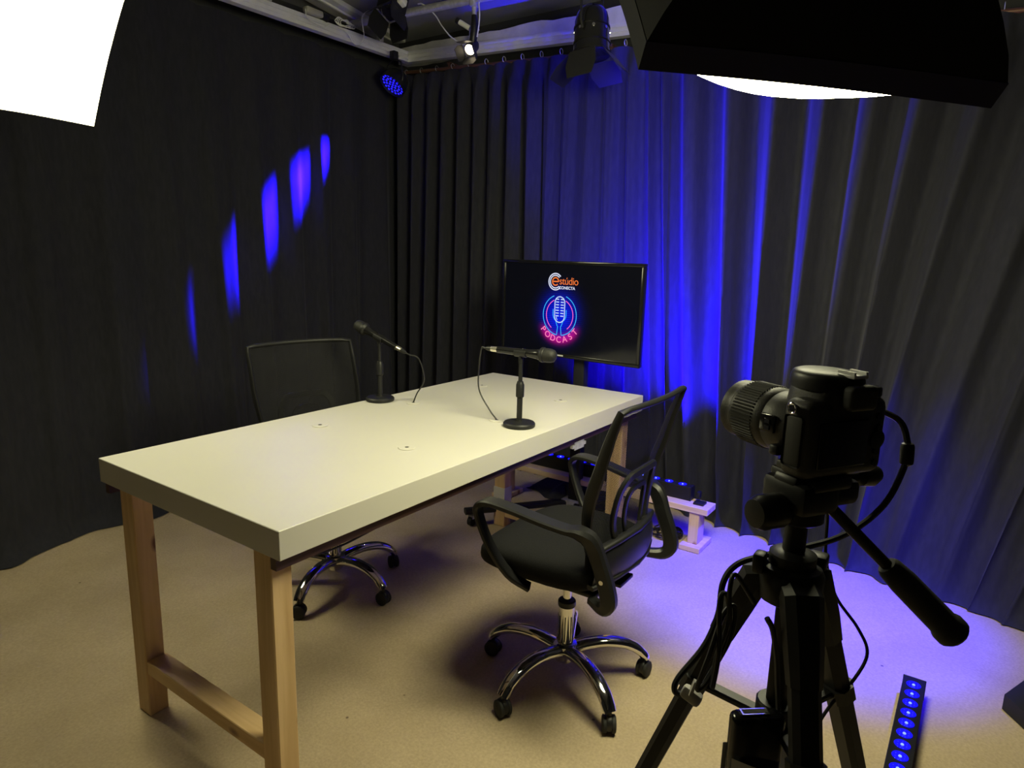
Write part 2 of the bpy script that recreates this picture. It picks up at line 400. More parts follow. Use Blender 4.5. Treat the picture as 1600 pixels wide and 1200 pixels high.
MB().box((0, 0, 0), (1.1, .16, .03), (0, 0, .25), bev=.004).build('board', mat('white_paint', (.62, .62, .60), .6), b)
MB().box((0, -.02, -.02), (1.0, .02, .012), (0, 0, .25), bev=.002).build('cable_trunking', M_WPLAST, b)

# ------------------------------------------------------------------ table
TH, TL, TW, TT = .76, 1.872, .824, .07
t = thing('table', 'long white table with thick top on pine legs in the centre', 'table', (0, 0, 0))
MB().box((TL/2, TW/2, TH-TT/2), (TL, TW, TT), bev=.0015, seg=1).build('tabletop', M_WHITE, t)
fr = MB()
for c, d in (((TL/2, .032, .674), (TL-.012, .020, .032)), ((TL/2, TW-.016, .673), (TL-.02, .020, .034)), ((.3, TW/2, .673), (.06, TW-.05, .03)),
             ((1.0, TW/2, .673), (.06, TW-.05, .03)), ((1.78, TW/2, .673), (.06, TW-.05, .03))):
    fr.box(c, d)
fr.build('underframe', M_BROWN, t)
for lx in (.034, 1.80):
    for ly in (.075, .695):
        MB().box((lx, ly, .345), (.056, .064, .69), bev=.003, seg=1).build('leg', M_PINEZ, t)
for lx, lz in ((.034, .158), (1.80, .075)):
    MB().box((lx+.004, .385, lz), (.058, .556, .042), bev=.002, seg=1).build('stretcher', M_PINEY, t)
g0 = None
for gx, gy in ((.634, .642), (.630, .227), (1.098, .643), (1.090, .222), (1.562, .655), (1.536, .220)):
    if g0 is None:
        g0 = MB().lathe([(.026, 0), (.0275, .0015), (.026, .003), (.008, .0035), (.0075, .002), (0, .002)], 24).build('cable_grommet', M_WHITE, t)
        MB().lathe([(.0065, .0024), (.006, .0032), (0, .0032)], 12).build('grommet_hole', M_HOLE, g0); g = g0
    else:
        g = g0.copy(); COL.objects.link(g); g.parent = t
        for c in kids(g0): c2 = c.copy(); COL.objects.link(c2); c2.parent = g
    g.location = (gx, gy, TH)
tag(MB().box((1.80, .695, .165), (.060, .068, .08)).build('tape_wrap', M_WTAPE, t), 'white tape wrapped round the far left leg')
MB().box((1.35, .024, .648), (.10, .012, .012), (0, 0, 0)).box((1.35, .020, .648), (.07, .003, .03)).build('tape_strip', M_GALV, t)
MB().tube(cat([(.05, .05, .655), (.2, .045, .64), (.45, .05, .652), (.8, .05, .645), (1.1, .05, .655), (1.4, .06, .635), (1.7, .1, .65)]), .003, 6).build('hanging_cable', M_CABLE, t)

# ------------------------------------------------------------------ office chairs
def make_chair(name, label):
    t = thing(name, label, 'chair')
    # chrome star base
    hub = MB().lathe([(.030, .075), (.033, .085), (.036, .115), (.040, .122), (.040, .132), (.033, .136), (.0, .136)], 24).build('hub', M_CHROME, t)
    for k in range(5):
        a = 2*PI*k/5; c, s = math.cos(a), math.sin(a)
        pts = [(r*c, r*s, z) for r, z in ((.025, .112), (.07, .124), (.13, .130), (.19, .122), (.235, .102), (.262, .078), (.272, .066))]
        path = cat(pts, 5); n = len(path)
        leg = MB().tube(path, [(.019-.005*i/n, .026-.005*i/n) for i in range(n)], 14, ref=(0, 0, 1)).build('base_arm', M_CHROME, t)
        cas = MB()
        cx, cy = .268*c, .268*s; ca = a+1.9+k*1.3
        wx, wy = math.cos(ca), math.sin(ca)
        cas.cyl((cx, cy, .045), (cx, cy, .068), .007, 8)
        m = frame((cx-wy*.012, cy+wx*.012, .027), (-wy, wx, 0))
        # hood between the wheels
        cas.lathe([(.024, -.018), (.0255, -.014), (.0255, -.006), (.024, -.002)], 16, frame((cx-wy*.010+0, cy+wx*.010, .031), (-wy, wx, 0)))
        ob = cas.build('caster', M_BLACK, t)
        for sgn in (-1, 1):
            w = MB().lathe([(.008, 0), (.021, .001), (.0262, .005), (.0262, .013), (.022, .016), (.010, .0165), (0, .0165)], 20,
                           frame((cx+sgn*(-wy)*.004, cy+sgn*wx*.004, .0265), (-wy*sgn, wx*sgn, 0)))
            w.build('wheel', M_RUBBER, ob)
    cov = MB().lathe([(.0255, .13), (.026, .15), (.0255, .268), (.020, .270)], 24).build('column_cover', M_CHROME, t)
    sl = MB()
    for k in range(8):
        a = 2*PI*(k+.5)/8; sl.box((.0257*math.cos(a), .0257*math.sin(a), .19), (.002, .0032, .085), (0, 0, a))
    sl.build('slot', M_HOLE, cov)
    MB().lathe([(.027, .262), (.0285, .266), (.0285, .280), (.024, .284), (.013, .284)], 24).build('collar', M_BLACK, t)
    MB().cyl((0, 0, .28), (0, 0, .41), .0135, 16).build('gas_piston', M_CHROME, t)
    MB().box((0, .0, .405), (.17, .20, .022), bev=.006).box((0, -.13, .408), (.09, .14, .012), bev=.003).build('seat_mechanism', M_BLACKM, t)
    MB().tube(cat([(.08, .02, .405), (.17, .03, .402), (.21, .035, .40)]), .005, 8).tube([(.205, .035, .40), (.25, .037, .398)], .008, 8).build('height_lever', M_BLACK, t)
    # seat: closed superellipse loft, waterfall front, thick rounded cushion
    def seat(u, v):
        a = 2*PI*u; ca, sa = math.cos(a), math.sin(a)
        e = .62; x = math.copysign(abs(ca)**e, ca); y = math.copysign(abs(sa)**e, sa)
        th = PI*(v-.5); rr = math.cos(th)**.45 if 0 < v < 1 else 0; zz = math.sin(th); zz = math.copysign(abs(zz)**.8, zz)
        X = x*.238*rr; Y = .015+y*.232*rr
        z = .466+zz*.052
        z -= .030*max(0, (Y-.10)/.15)**2                        # waterfall front
        z += .012*(abs(X)/.24)**3*(1 if zz > 0 else .3)          # raised sides
        z += .020*max(0, (-Y-.10)/.13)**2*(1 if zz > 0 else .6)
        return (X, Y, z)
    MB().grid(seat, 44, 18, closed_u=True).build('seat', M_DARKF, t, smooth=70)
    MB().box((0, .0, .420), (.34, .36, .016), bev=.006).build('seat_pan', M_BLACK, t)
    # backrest surface
    def yb(s): return -.165+.012*math.sin(PI*min(1, s*1.6))-.085*s**2.0
    def hw(s): return .172+.050*math.sin(PI/2*min(1, s*1.5))
    def back(tt, s):
        return V((tt*hw(s), yb(s)-.034*(1-tt*tt)*(1-.25*s), .515+.455*s+.004*(1-tt*tt)*s))
    MB().grid(lambda u, v: back(-1+2*u, v), 20, 26).build('mesh_back', M_MESH, t, smooth=80)
    loop = []; wd = []
    for i in range(21): loop.append(back(-1, i/20)); wd.append((.011+.008*math.sin(PI*i/20), .0085))
    for i in range(1, 12): loop.append(back(-1+2*i/12, 1)+V((0, 0, .004))); wd.append((.008, .009))
    for i in range(20, -1, -1): loop.append(back(1, i/20)); wd.append((.011+.008*math.sin(PI*i/20), .0085))
    for i in range(11, 0, -1): loop.append(back(-1+2*i/12, 0)); wd.append((.010, .008))
    MB().tube(loop, wd, 10, closed=True, ref=(0, 1, .15)).build('back_frame', M_BLACK, t)
    # nested lumbar loops on the outside of the mesh
    ls = []
    for W_, Z0, Z1, wdt in ((.118, .555, .765, .024), (.062, .585, .715, .017)):
        ring = []
        for (x, z) in ((-W_*.78, Z0), (-W_*.98, Z0+(Z1-Z0)*.35), (-W_*.95, Z0+(Z1-Z0)*.75), (-W_*.72, Z1-.008), (-W_*.3, Z1), (W_*.3, Z1), (W_*.72, Z1-.008), (W_*.95, Z0+(Z1-Z0)*.75), (W_*.98, Z0+(Z1-Z0)*.35), (W_*.78, Z0)):
            s = (z-.515)/.455; q = back(x/hw(s), s); ring.append((x, q.y-.016, z))
        ls.append((cat(ring, 4), wdt))
    for pth, wdt in ls:
        MB().band(pth, (wdt*.55, wdt), (0, 1, 0)).build('lumbar_loop', M_BLACK, t)
    sb = MB()
    sb.grid(lambda u, v: ((-1+2*u)*(.20-.05*v*0), -.228+.05*(-1+2*u)**2-.012*math.sin(PI*v), .475+.105*v-.018*(-1+2*u)**2), 16, 6)
    sb.grid(lambda u, v: ((-1+2*u)*(.20), -.208+.05*(-1+2*u)**2, .475+.105*v-.018*(-1+2*u)**2), 16, 6, flip=True)
    sb.band([(-.2, -.178, .56), (-.1, -.21, .578), (0, -.222, .582), (.1, -.21, .578), (.2, -.178, .56)], (.026, .016), (0, 1, 0))
    sb.band([(-.2, -.178, .462), (-.1, -.21, .47), (0, -.222, .474), (.1, -.21, .47), (.2, -.178, .462)], (.026, .014), (0, 1, 0))
    sb.build('back_bracket', M_BLACK, t, smooth=50)
    for sg in (-1, 1):
        pts = [(.215, .01, .412), (.250, .060, .455), (.268, .115, .535), (.275, .150, .618), (.276, .148, .650), (.274, .115, .667), (.270, .035, .662),
               (.262, -.05, .648), (.252, -.12, .638), (.242, -.160, .634), (.230, -.190, .612), (.224, -.212, .56), (.224, -.236, .50), (.224, -.246, .452), (.216, -.226, .424), (.19, -.18, .424)]
        path = cat([(sg*x, y, z) for x, y, z in pts], 4); n = len(path); wh = []
        for i in range(n):
            q = i/(n-1)
            w = .034 if q < .2 else .034+.014*min(1, (q-.2)/.1)
            if q > .6: w = .048-.018*min(1, (q-.6)/.1)
            th = .017 if q < .55 else .017+.030*min(1, (q-.55)/.10)
            if q > .86: th = .047-.020*(q-.86)/.14
            wh.append((w, th))
        ar = MB().band(path, wh, (sg, 0, .0)).build('armrest', M_BLACK, t, smooth=40)
        for (y, z) in ((-.200, .588), (-.228, .51)): MB().cyl((sg*.232, y, z), (sg*.2405, y, z), .0065, 10).build('screw', M_CHROME, ar)
    return t
ch = make_chair('office_chair', 'black mesh office chair on chrome base in front of the table')
ch.location = (.897, -.212, 0); ch.rotation_euler = (0, 0, math.radians(1))
c2 = copy_tree(ch); tag(c2, 'black mesh office chair behind the table, back to the left curtain')
c2.location = (.865, .862, 0); c2.rotation_euler = (0, 0, math.radians(-103-90))
def spin(root, deg):
    for c in kids(root):
        if c.name.split('.')[0] in ('base_arm', 'caster', 'hub'): c.rotation_euler = (0, 0, math.radians(deg))
spin(ch, 24-1); spin(c2, 56-(-193) % 72)

# ------------------------------------------------------------------ microphones on desk stands
def make_mic(label_s, label_m, loc, head_az, tilt, poleh):
    s = thing('desk_mic_stand', label_s, 'microphone stand', (loc[0], loc[1], TH))
    MB().lathe([(.054, 0), (.057, .003), (.057, .012), (.053, .0165), (.030, .0185), (.013, .020), (.012, .026), (0, .026)], 36).build('base', M_BLACKM, s)
    MB().cyl((0, 0, .018), (0, 0, .118), .0100, 14).build('lower_pole', M_BLACKM, s)
    MB().lathe([(.012, .105), (.0145, .108), (.0145, .150), (.0120, .156), (.0105, .162)], 18).build('clutch', M_BLACK, s)
    MB().cyl((0, 0, .155), (0, 0, poleh), .0072, 12).build('upper_pole', M_BLACKM, s)
    ax = V((math.cos(head_az)*math.cos(tilt), math.sin(head_az)*math.cos(tilt), math.sin(tilt)))
    side = V((-math.sin(head_az), math.cos(head_az), 0)); up = ax.cross(side)*-1
    if up.z < 0: up = -up
    top = V((0, 0, poleh+.030))
    cl = MB().cyl((0, 0, poleh-.004), (0, 0, poleh+.012), .0085, 12)
    cl.cyl(V((0, 0, poleh+.014))-side*.011, V((0, 0, poleh+.014))+side*.011, .005, 10)
    c0 = top+up*.002
    arc = [c0+side*(.0155*math.cos(a))+up*(.0155*math.sin(a)) for a in [math.radians(x) for x in range(150, 391, 20)]]
    cl.band(arc, (.044, .003), ax)
    cl.build('clip', M_BLACK, s)
    m = thing('microphone', label_m, 'microphone', (loc[0], loc[1], TH))
    F = frame(c0, ax, side)
    MB().lathe([(.0085, -.095), (.0115, -.092), (.0118, -.060), (.0135, .03), (.0165, .060), (.0185, .068), (.0185, .072)], 24, F).build('body', M_GLOSS, m)
    MB().lathe([(.0185, .0705), (.0255, .078), (.0262, .084), (.0262, .088), (.0245, .090)], 24, F).build('collar_ring', M_BLACKM, m)
    MB().lathe([(.0238, .088), (.0245, .096), (.0240, .112), (.0205, .124), (.012, .131), (0, .133)], 24, F).build('grille', M_MIC, m)
    MB().lathe([(.0095, -.118), (.0098, -.094), (.0085, -.092)], 18, F).build('silver_ring', M_SILVER, m)
    MB().lathe([(.0045, -.142), (.0085, -.130), (.0095, -.117)], 14, F).build('plug_boot', M_BLACK, m)
    MB().box(F @ V((0, .0122, .01)) if up.dot(F.col[1].to_3d()) > 0 else F @ V((0, -.0122, .01)), (.008, .008, .006), bev=.001).build('switch', M_CHROME, m)
    return V((loc[0], loc[1], TH))+(F @ V((0, 0, -.142)))
e1 = make_mic('round-base desk stand near the chair behind the table', 'black microphone tilted up towards the chair behind the table', (1.044, .775), math.radians(95), math.radians(20), .225)
e2 = make_mic('round-base desk stand near the front long edge of the table', 'black microphone lying level in front of the television, silver ring on its tail', (1.076, .113), math.radians(-82), math.radians(-1), .232)
def cable(name, label, pts, r=.003, m=None, c='cable', n=8):
    P = cat(pts, n); o = P[0].copy(); ob = MB().tube([p-o for p in P], r, 8).build(name, m or M_CABLE); ob.location = o
    return tag(ob, label, c)
cable('microphone_cable', 'black cable drooping from the microphone tilted towards the rear chair', [e1, e1+V((.004, -.014, -.006)), (1.085, .60, .945), (1.115, .60, .86), (1.105, .63, .80), (1.098, .643, TH+.003)], .0027)
cable('microphone_cable', 'black cable drooping from the level microphone down to the tabletop', [e2, e2+V((-.004, .014, -.002)), (1.075, .295, .955), (1.07, .29, .87), (1.08, .25, .80), (1.090, .222, TH+.003)], .0027)

# ------------------------------------------------------------------ television and its wheeled stand
tv = thing('television', 'flat black television showing a neon podcast sign, standing behind the table', 'television', (2.072, .514, 1.087))
U = V((math.sin(-.072), -math.cos(-.072), 0)); N = V((-math.cos(-.072), -math.sin(-.072), 0))
m = Matrix((U, V((0, 0, 1)), U.cross(V((0, 0, 1))))).transposed()
tv.rotation_euler = m.to_euler()       # local x = right, y = up, z = towards the viewer
TWd, THt = .832, .478
cs = MB()
B_ = .016
for c, d in (((0, THt/2-B_/2, 0), (TWd, B_, .032)), ((0, -THt/2+B_/2+.001, 0), (TWd, B_+.003, .034)), ((-TWd/2+B_/2, 0, 0), (B_, THt-2*B_, .032)), ((TWd/2-B_/2, 0, 0), (B_, THt-2*B_, .032))):
    cs.box(c, d, bev=.003, seg=2)
cs.build('bezel', M_GLOSS, tv)
MB().box((0, 0, -.024), (TWd-.02, THt-.02, .03), bev=.01).box((0, -.02, -.045), (.5, .3, .03), bev=.01).build('back_shell', M_BLACK, tv)
def screen_mat():
    m = mat('lit_screen', (.003, .003, .004), .12, spec=.6); nt = m.node_tree; b = nt.nodes['Principled BSDF']; L = nt.links.new
    tc = nt.nodes.new('ShaderNodeTexCoord'); sp = nt.nodes.new('ShaderNodeSeparateXYZ'); L(tc.outputs['Object'], sp.inputs[0])
    def mt(op, a, b_=None):
        n = nt.nodes.new('ShaderNodeMath'); n.operation = op
        for i, v in enumerate((a, b_)):
            if v is None: continue
            if isinstance(v, (int, float)): n.inputs[i].default_value = v
            else: L(v, n.inputs[i])
        return n.outputs[0]
    def blob(cx, cy, sx, sy, ex=1.0):
        x = mt('DIVIDE', mt('SUBTRACT', sp.outputs[0], cx), sx); y = mt('DIVIDE', mt('SUBTRACT', sp.outputs[1], cy), sy)
        r = mt('ADD', mt('MULTIPLY', x, x), mt('MULTIPLY', y, y)); return mt('EXPONENT', mt('MULTIPLY', mt('POWER', r, ex), -1.0))
    blue = blob(-.045, -.030, .092, .098, 1.25)
    # brick-like courses faintly lit by the neon
    w = mt('ADD', .72, mt('MULTIPLY', .28, mt('SINE', mt('MULTIPLY', sp.outputs[1], 2*PI/.0095))))
    blue = mt('MULTIPLY', blue, w)
    # pink halo follows the arc of the lettering
    dx = mt('SUBTRACT', sp.outputs[0], -.045); dy = mt('SUBTRACT', sp.outputs[1], -.028)
    rad = mt('SQRT', mt('ADD', mt('MULTIPLY', dx, dx), mt('MULTIPLY', dy, dy)))
    band = mt('DIVIDE', mt('SUBTRACT', rad, .122), .021); pk = mt('EXPONENT', mt('MULTIPLY', mt('MULTIPLY', band, band), -1.0))
    ang = mt('DIVIDE', mt('ARCTAN2', dx, mt('MULTIPLY', dy, -1.0)), .98); pk = mt('MULTIPLY', pk, mt('EXPONENT', mt('MULTIPLY', mt('POWER', mt('ABSOLUTE', ang), 6.0), -1.0)))
    cmb = nt.nodes.new('ShaderNodeCombineColor')
    L(mt('ADD', mt('MULTIPLY', pk, .42), .0005), cmb.inputs[0]); L(mt('ADD', mt('MULTIPLY', blue, .012), .0008), cmb.inputs[1])
    L(mt('ADD', mt('ADD', mt('MULTIPLY', blue, 1.0), mt('MULTIPLY', pk, .12)), .003), cmb.inputs[2])
    L(cmb.outputs[0], b.inputs['Emission Color']); b.inputs['Emission Strength'].default_value = 1.0
    return m
scr = MB().quad((-TWd/2+B_, -THt/2+B_, .010), (TWd/2-B_, -THt/2+B_, .010), (TWd/2-B_, THt/2-B_, .010), (-TWd/2+B_, THt/2-B_, .010)).build('screen', screen_mat(), tv)
def em(name, c, s=1.0): return mat(name, (0, 0, 0), .5, emit=c, es=s)
E_CY = em('neon_cyan', (.03, .42, 1)); E_PK = em('neon_pink', (1, .12, .62)); E_PK2 = em('neon_pink_letters', (1, .20, .50)); E_WH = em('neon_white', (.55, .68, 1)); E_OR = em('screen_orange', (.85, .17, .03)); E_LW = em('screen_white', (.72, .76, .95))
def stroke(name, pts, w, m, closed=False, z=.0112):
    P = [V((p[0], p[1], 0)) for p in pts]; n = len(P); b = MB(); l = []
    for i in range(n):
        a = P[(i-1) % n] if (closed or i) else P[i]; c = P[(i+1) % n] if (closed or i < n-1) else P[i]
        d = (c-a).normalized(); s = V((-d.y, d.x, 0))*w/2
        l.append((b.b.verts.new(P[i]+s+V((0, 0, z))), b.b.verts.new(P[i]-s+V((0, 0, z)))))
    for i in range(n if closed else n-1):
        a, c = l[i], l[(i+1) % n]; b.b.faces.new((a[0], a[1], c[1], c[0]))
    return b.build(name, m, scr)
CX, CY = -.045, -.028
def arc(cx, cy, r, a0, a1, n=40): return [(cx+r*math.cos(math.radians(a0+(a1-a0)*i/n)), cy+r*math.sin(math.radians(a0+(a1-a0)*i/n))) for i in range(n+1)]
RO, RI = .101, .081
stroke('neon_ring', arc(CX, CY, RO, 111, 262)+[(CX-.009, CY-.058), (CX-.013, CY-.052)]+arc(CX, CY+.005, .040, 236, 180, 10)+[(CX-.040, CY+.028)], .0043, E_CY)
stroke('neon_ring', arc(CX, CY, RO, 69, -82)+[(CX+.009, CY-.058), (CX+.013, CY-.052)]+arc(CX, CY+.005, .040, -56, 0, 10)+[(CX+.040, CY+.028)], .0043, E_CY)
stroke('neon_ring', arc(CX, CY, RI, 116, 234), .0040, E_PK); stroke('neon_ring', arc(CX, CY, RI, 64, -54), .0040, E_PK)
cap = arc(CX, CY+.062, .030, 0, 180, 16)+arc(CX, CY-.006, .030, 180, 360, 16)
stroke('neon_microphone', cap, .0050, E_WH, closed=True, z=.0116)
for i in range(7):
    zz = CY+.079-i*.0138; hw_ = .024
    stroke('neon_bar', [(CX-hw_, zz), (CX-.005, zz)], .0050, E_WH, z=.0116); stroke('neon_bar', [(CX+.005, zz), (CX+hw_, zz)], .0050, E_WH, z=.0116)
stroke('neon_bar', [(CX-.019, CY-.008), (CX-.018, CY-.017), (CX-.013, CY-.024)], .0035, E_WH, z=.0116)
def text(s, size, x, y, m, rot=0, ext=1.0, z=.0118, off=0.0, align='LEFT', name='lettering', sx=1.0, shear=0):
    cu_ = bpy.data.curves.new('t', 'FONT'); cu_.body = s; cu_.size = size; cu_.align_x = align; cu_.offset = off; cu_.space_character = ext; cu_.shear = shear
    o = bpy.data.objects.new('t', cu_); COL.objects.link(o)
    bpy.context.view_layer.update()
    me = bpy.data.meshes.new_from_object(o.evaluated_get(bpy.context.evaluated_depsgraph_get())); bpy.data.objects.remove(o)
    me.transform(Matrix.Translation((x, y, z)) @ Matrix.Rotation(rot, 4, 'Z') @ Matrix.Diagonal((sx, 1, 1, 1)))
    me.materials.clear(); me.materials.append(m)
    ob = bpy.data.objects.new(name, me); COL.objects.link(ob); ob.parent = scr; return ob
for i, chh in enumerate('PODCAST'):
    a = math.radians(-90+(i-3)*17.2)
    rr = .137
    text(chh, .044, CX+rr*math.cos(a), CY+rr*math.sin(a), E_PK2, rot=a+PI/2, align='CENTER', off=.0005)
LX, LY = -.077, .137
def ringc(cx, cy, r, w, a0, a1, m): return stroke('logo_ring', arc(cx, cy, r, a0, a1, 40), w, m)
ringc(LX, LY, .0405, .0055, 40, 318, E_LW); ringc(LX, LY, .0310, .0050, 42, 316, E_LW)
stroke('logo_letter', [(LX-.013, LY+.001), (LX+.016, LY+.001)]+arc(LX+.001, LY+.001, .0185, 0, 318, 30), .0065, E_OR, z=.0120)
text('stúdio', .052, LX+.024, LY-.012, E_OR, ext=.93, z=.0121, sx=.95)
text('CONECTA', .0200, LX+.023, LY-.035, E_LW, off=.0004, ext=1.0)
# small maker plate on the lower bezel
MB().box((-.028, -THt/2+.010, .0180), (.036, .0065, .001)).build('maker_plate', mat('pale_print', (.55, .55, .52), .5), tv)

st = thing('television_stand', 'black wheeled floor stand carrying the television', 'stand', (2.12, .455, 0))
MB().box((.0, 0, .63), (.05, .062, 1.14), bev=.006).build('pole', M_BLACKM, st)
MB().box((0, 0, .075), (.09, .12, .05), bev=.005).build('foot_block', M_GALV, st)
MB().box((-.012, .0, 1.09), (.02, .44, .06), bev=.004).box((-.024, .15, 1.09), (.012, .03, .36), bev=.002).box((-.024, -.15, 1.09), (.012, .03, .36), bev=.002).build('mount', M_BLACKM, st)
for sg in (1, -1):
    a = V((0, sg*.02, .080)); b = V((-.46, sg*.37 if sg > 0 else sg*.26, .080))
    MB().band([a, b], (.045, .028), (0, 1, 0)).build('base_leg', M_BLACKM, st)
    c = b+V((.03, -sg*.02, 0)); k = MB().cyl((c.x, c.y, .045), (c.x, c.y, .068), .008, 10).box((c.x, c.y, .047), (.02, .034, .018), bev=.003).build('caster', M_GALV, st)
    MB().cyl((c.x, c.y-.011, .025), (c.x, c.y+.011, .025), .025, 20).build('wheel', M_RUBBER, k)
    b2 = V((.22, sg*.16, .080))
    MB().band([a, b2], (.045, .028), (0, 1, 0)).build('base_leg', M_BLACKM, st)

# ------------------------------------------------------------------ low bench with LED bar
bn = thing('low_bench', 'low pale pine bench on two feet in front of the back curtain', 'bench', (2.17, .37, 0))
MB().box((0, 0, .197), (.115, 1.24, .030), bev=.002, seg=1).build('plank', M_LPINEY, bn)
for yy in (-.555, .555):
    MB().box((-.005, yy, .104), (.085, .048, .156), bev=.002, seg=1).build('leg', M_LPINEZ, bn)
    MB().box((0, yy, .013), (.17, .10, .026), bev=.002, seg=1).build('foot', M_LPINEY, bn)
def led_bar(label, loc, rotz, length, nled, pitchm, size, e0):
    t = thing('led_bar', label, 'light bar', loc, (0, 0, rotz))
    w, h = size
    MB().box((0, 0, h/2), (length, w, h), bev=.002, seg=1).build('housing', M_BLACKM, t)
    for k in (-1, 1): MB().box((k*(length/2+.0015), 0, h/2), (.003, w+.002, h+.002), bev=.0006, seg=1).build('end_cap', M_BLACK, t)
    first = None
    for i in range(nled):
        x = length/2-e0-i*pitchm
        if first is None:
            first = MB().lathe([(.019, h+.0005), (.0205, h+.002), (.0195, h+.0032), (.017, h+.0022), (.010, h+.0012), (0, h+.001)], 20).build('lens', M_LEDR, t)
            MB().lathe([(.0045, h+.0015), (.0035, h+.0038), (0, h+.0044)], 10).build('emitter', M_LEDC, first)
            rg = MB()
            for q in range(6):
                a = q*PI/3; rg.sphere((.0125*math.cos(a), .0125*math.sin(a), h+.0025), .0016, n=6)
            rg.build('highlight', M_LED, first); L_ = first
        else:
            L_ = first.copy(); COL.objects.link(L_); L_.parent = t
            for c in kids(first): c2_ = c.copy(); COL.objects.link(c2_); c2_.parent = L_
        L_.location = (x, 0, 0)
    return t
led_bar('black bar of round blue lights lying on the floor at the bottom right', (.985, -1.150, .0), 0, 1.02, 18, .054, (.062, .066), .045)
lb = led_bar('black bar of blue lights standing on the low pine bench behind the table', (2.20, .36, .212), -PI/2, 1.0, 14, .069, (.05, .068), .05)
MB().box((.535, .0, .035), (.016, .03, .03), bev=.003).box((.552, -.03, .006), (.05, .05, .012), bev=.003).build('power_plug', M_BLACK, lb)
# coil of cable and dark cloth under the bench
cp = []
for i in range(0, 150):
    a = i*2*PI/24; r = .060+.012*math.sin(i*.37)+.006*math.cos(i*.91)
    cp.append((r*1.1*math.cos(a), r*math.sin(a), .006+.022*(i/150)+.004*math.sin(i*1.3)))
co = MB().tube(cp, .0033, 6).build('cable_coil', M_CABLE); co.location = (2.20, -.03, 0); tag(co, 'coiled black cable on the floor under the right end of the pine bench', 'cable')
def heap(u, v):
    a = 2*PI*u; k = v
    r = 1-k*.97; z = .13*(1-(1-k)**2.2)*(.7+.3*vn(u*14, 2))+.012*math.sin(a*9)*r
    return (.10*r*math.cos(a)*(1+.2*math.sin(a*5)), .30*r*math.sin(a)*(1+.1*math.sin(a*7)), max(.002, z))
hp = MB().grid(heap, 64, 14, closed_u=True).build('cloth_heap', M_CURT, smooth=80); hp.location = (2.36, .60, 0)
tag(hp, 'crumpled black cloth on the floor behind the pine bench', 'cloth')

# ------------------------------------------------------------------ softboxes
def softbox(name, label, corner, ex, ev, nrm, w, h, depth, mdiff, bulge, bmat, border=.035):
    """corner: one rim corner; ex, ev: unit vectors along the rim; nrm: the way it shines"""
    ex, ev, nrm = V(ex).normalized(), V(ev).normalized(), V(nrm).normalized()
    C = V(corner)+ex*w/2+ev*h/2
    t = thing(name, label, 'softbox', C)
    P = lambda x, y, z: ex*x+ev*y+nrm*z
    def sag(u): return 1-.035*math.sin(PI*u)
    def dome(u, v):
        x = (-.5+u)*w; y = (-.5+v)*h
        x *= sag(v); y *= sag(u)
        return P(x*.97, y*.97, bulge*(math.sin(PI*u)*math.sin(PI*v))**.7-.004)
    MB().grid(dome, 16, 16).build('diffuser', mdiff, t, smooth=80)
    # rim strips
    loop = []
    for i in range(12): loop.append(((-.5+i/12)*w, -.5*h*sag(i/12)))
    for i in range(12): loop.append((.5*w*sag(i/12), (-.5+i/12)*h))
    for i in range(12): loop.append(((.5-i/12)*w, .5*h*sag(i/12)))
    for i in range(12): loop.append((-.5*w*sag(i/12), (.5-i/12)*h))
    n = len(loop); rm = MB()
    rm.grid(lambda u, v: P(loop[int(round(u*n)) % n][0], loop[int(round(u*n)) % n][1], .012-.05*v), n, 1, closed_u=True)
    rm.build('rim', bmat, t, smooth=60)
    # four cloth panels tapering to the speed ring
    bk = MB()
    def panel(u, v):
        x, y = loop[int(round(u*n)) % n]; k = v; q = (1-k)**.75*1.0
        q = 1-(1-.16)*k**1.25
        return P(x*q, y*q, -.035-depth*k)
    bk.grid(panel, n, 8, closed_u=True); bk.build('cloth_body', M_SOFTBK, t, smooth=50)
    MB().lathe([(.0, -depth-.18), (.05, -depth-.17), (.055, -depth-.05), (.075, -depth-.045), (.075, -depth-.03), (0, -depth-.03)], 20, frame((0, 0, 0), nrm)).build('lamp_head', M_BLACK, t)
    for sx in (-1, 1):
        for sy in (-1, 1):
            MB().tube([P(sx*w*.492, sy*h*.492, -.01), P(sx*w*.30, sy*h*.30, -.05-depth*.5), P(sx*w*.08, sy*h*.08, -depth-.03)], .004, 6).build('rod', M_BLACKM, t)
    top = P(0, 0, -depth-.10)
    ht = ZC-(C+top).z
    if ht > .03: MB().tube([top, top+V((0, 0, ht))], .010, 8).build('hanger', M_BLACKM, t)
    return t
softbox('softbox', 'glowing white softbox at the upper left over the table', (.42, 1.62, 1.79), (-1, 0, 0), (0, -.634, .773), (0, -.773, -.634), .58, .62, .36, M_DIFF_L, .03, M_SOFTIN)
PL, PR = V((.351, -.62, 1.70)), V((.834, -1.144, 1.67))
e_ = (PR-PL).normalized(); h_ = V((-e_.y, e_.x, 0)).normalized(); tau = math.radians(50)
n0 = h_*math.cos(tau)+V((0, 0, -1))*math.sin(tau); v_ = n0.cross(e_).normalized()
if v_.z < 0: v_ = -v_
n_ = (n0-e_*n0.dot(e_)).normalized()
softbox('softbox', 'large black softbox at the upper right, seen from behind, white face edge showing', PL, e_, v_, n_, (PR-PL).length, .62, .36, M_DIFF_R, .15, M_SOFTBK)

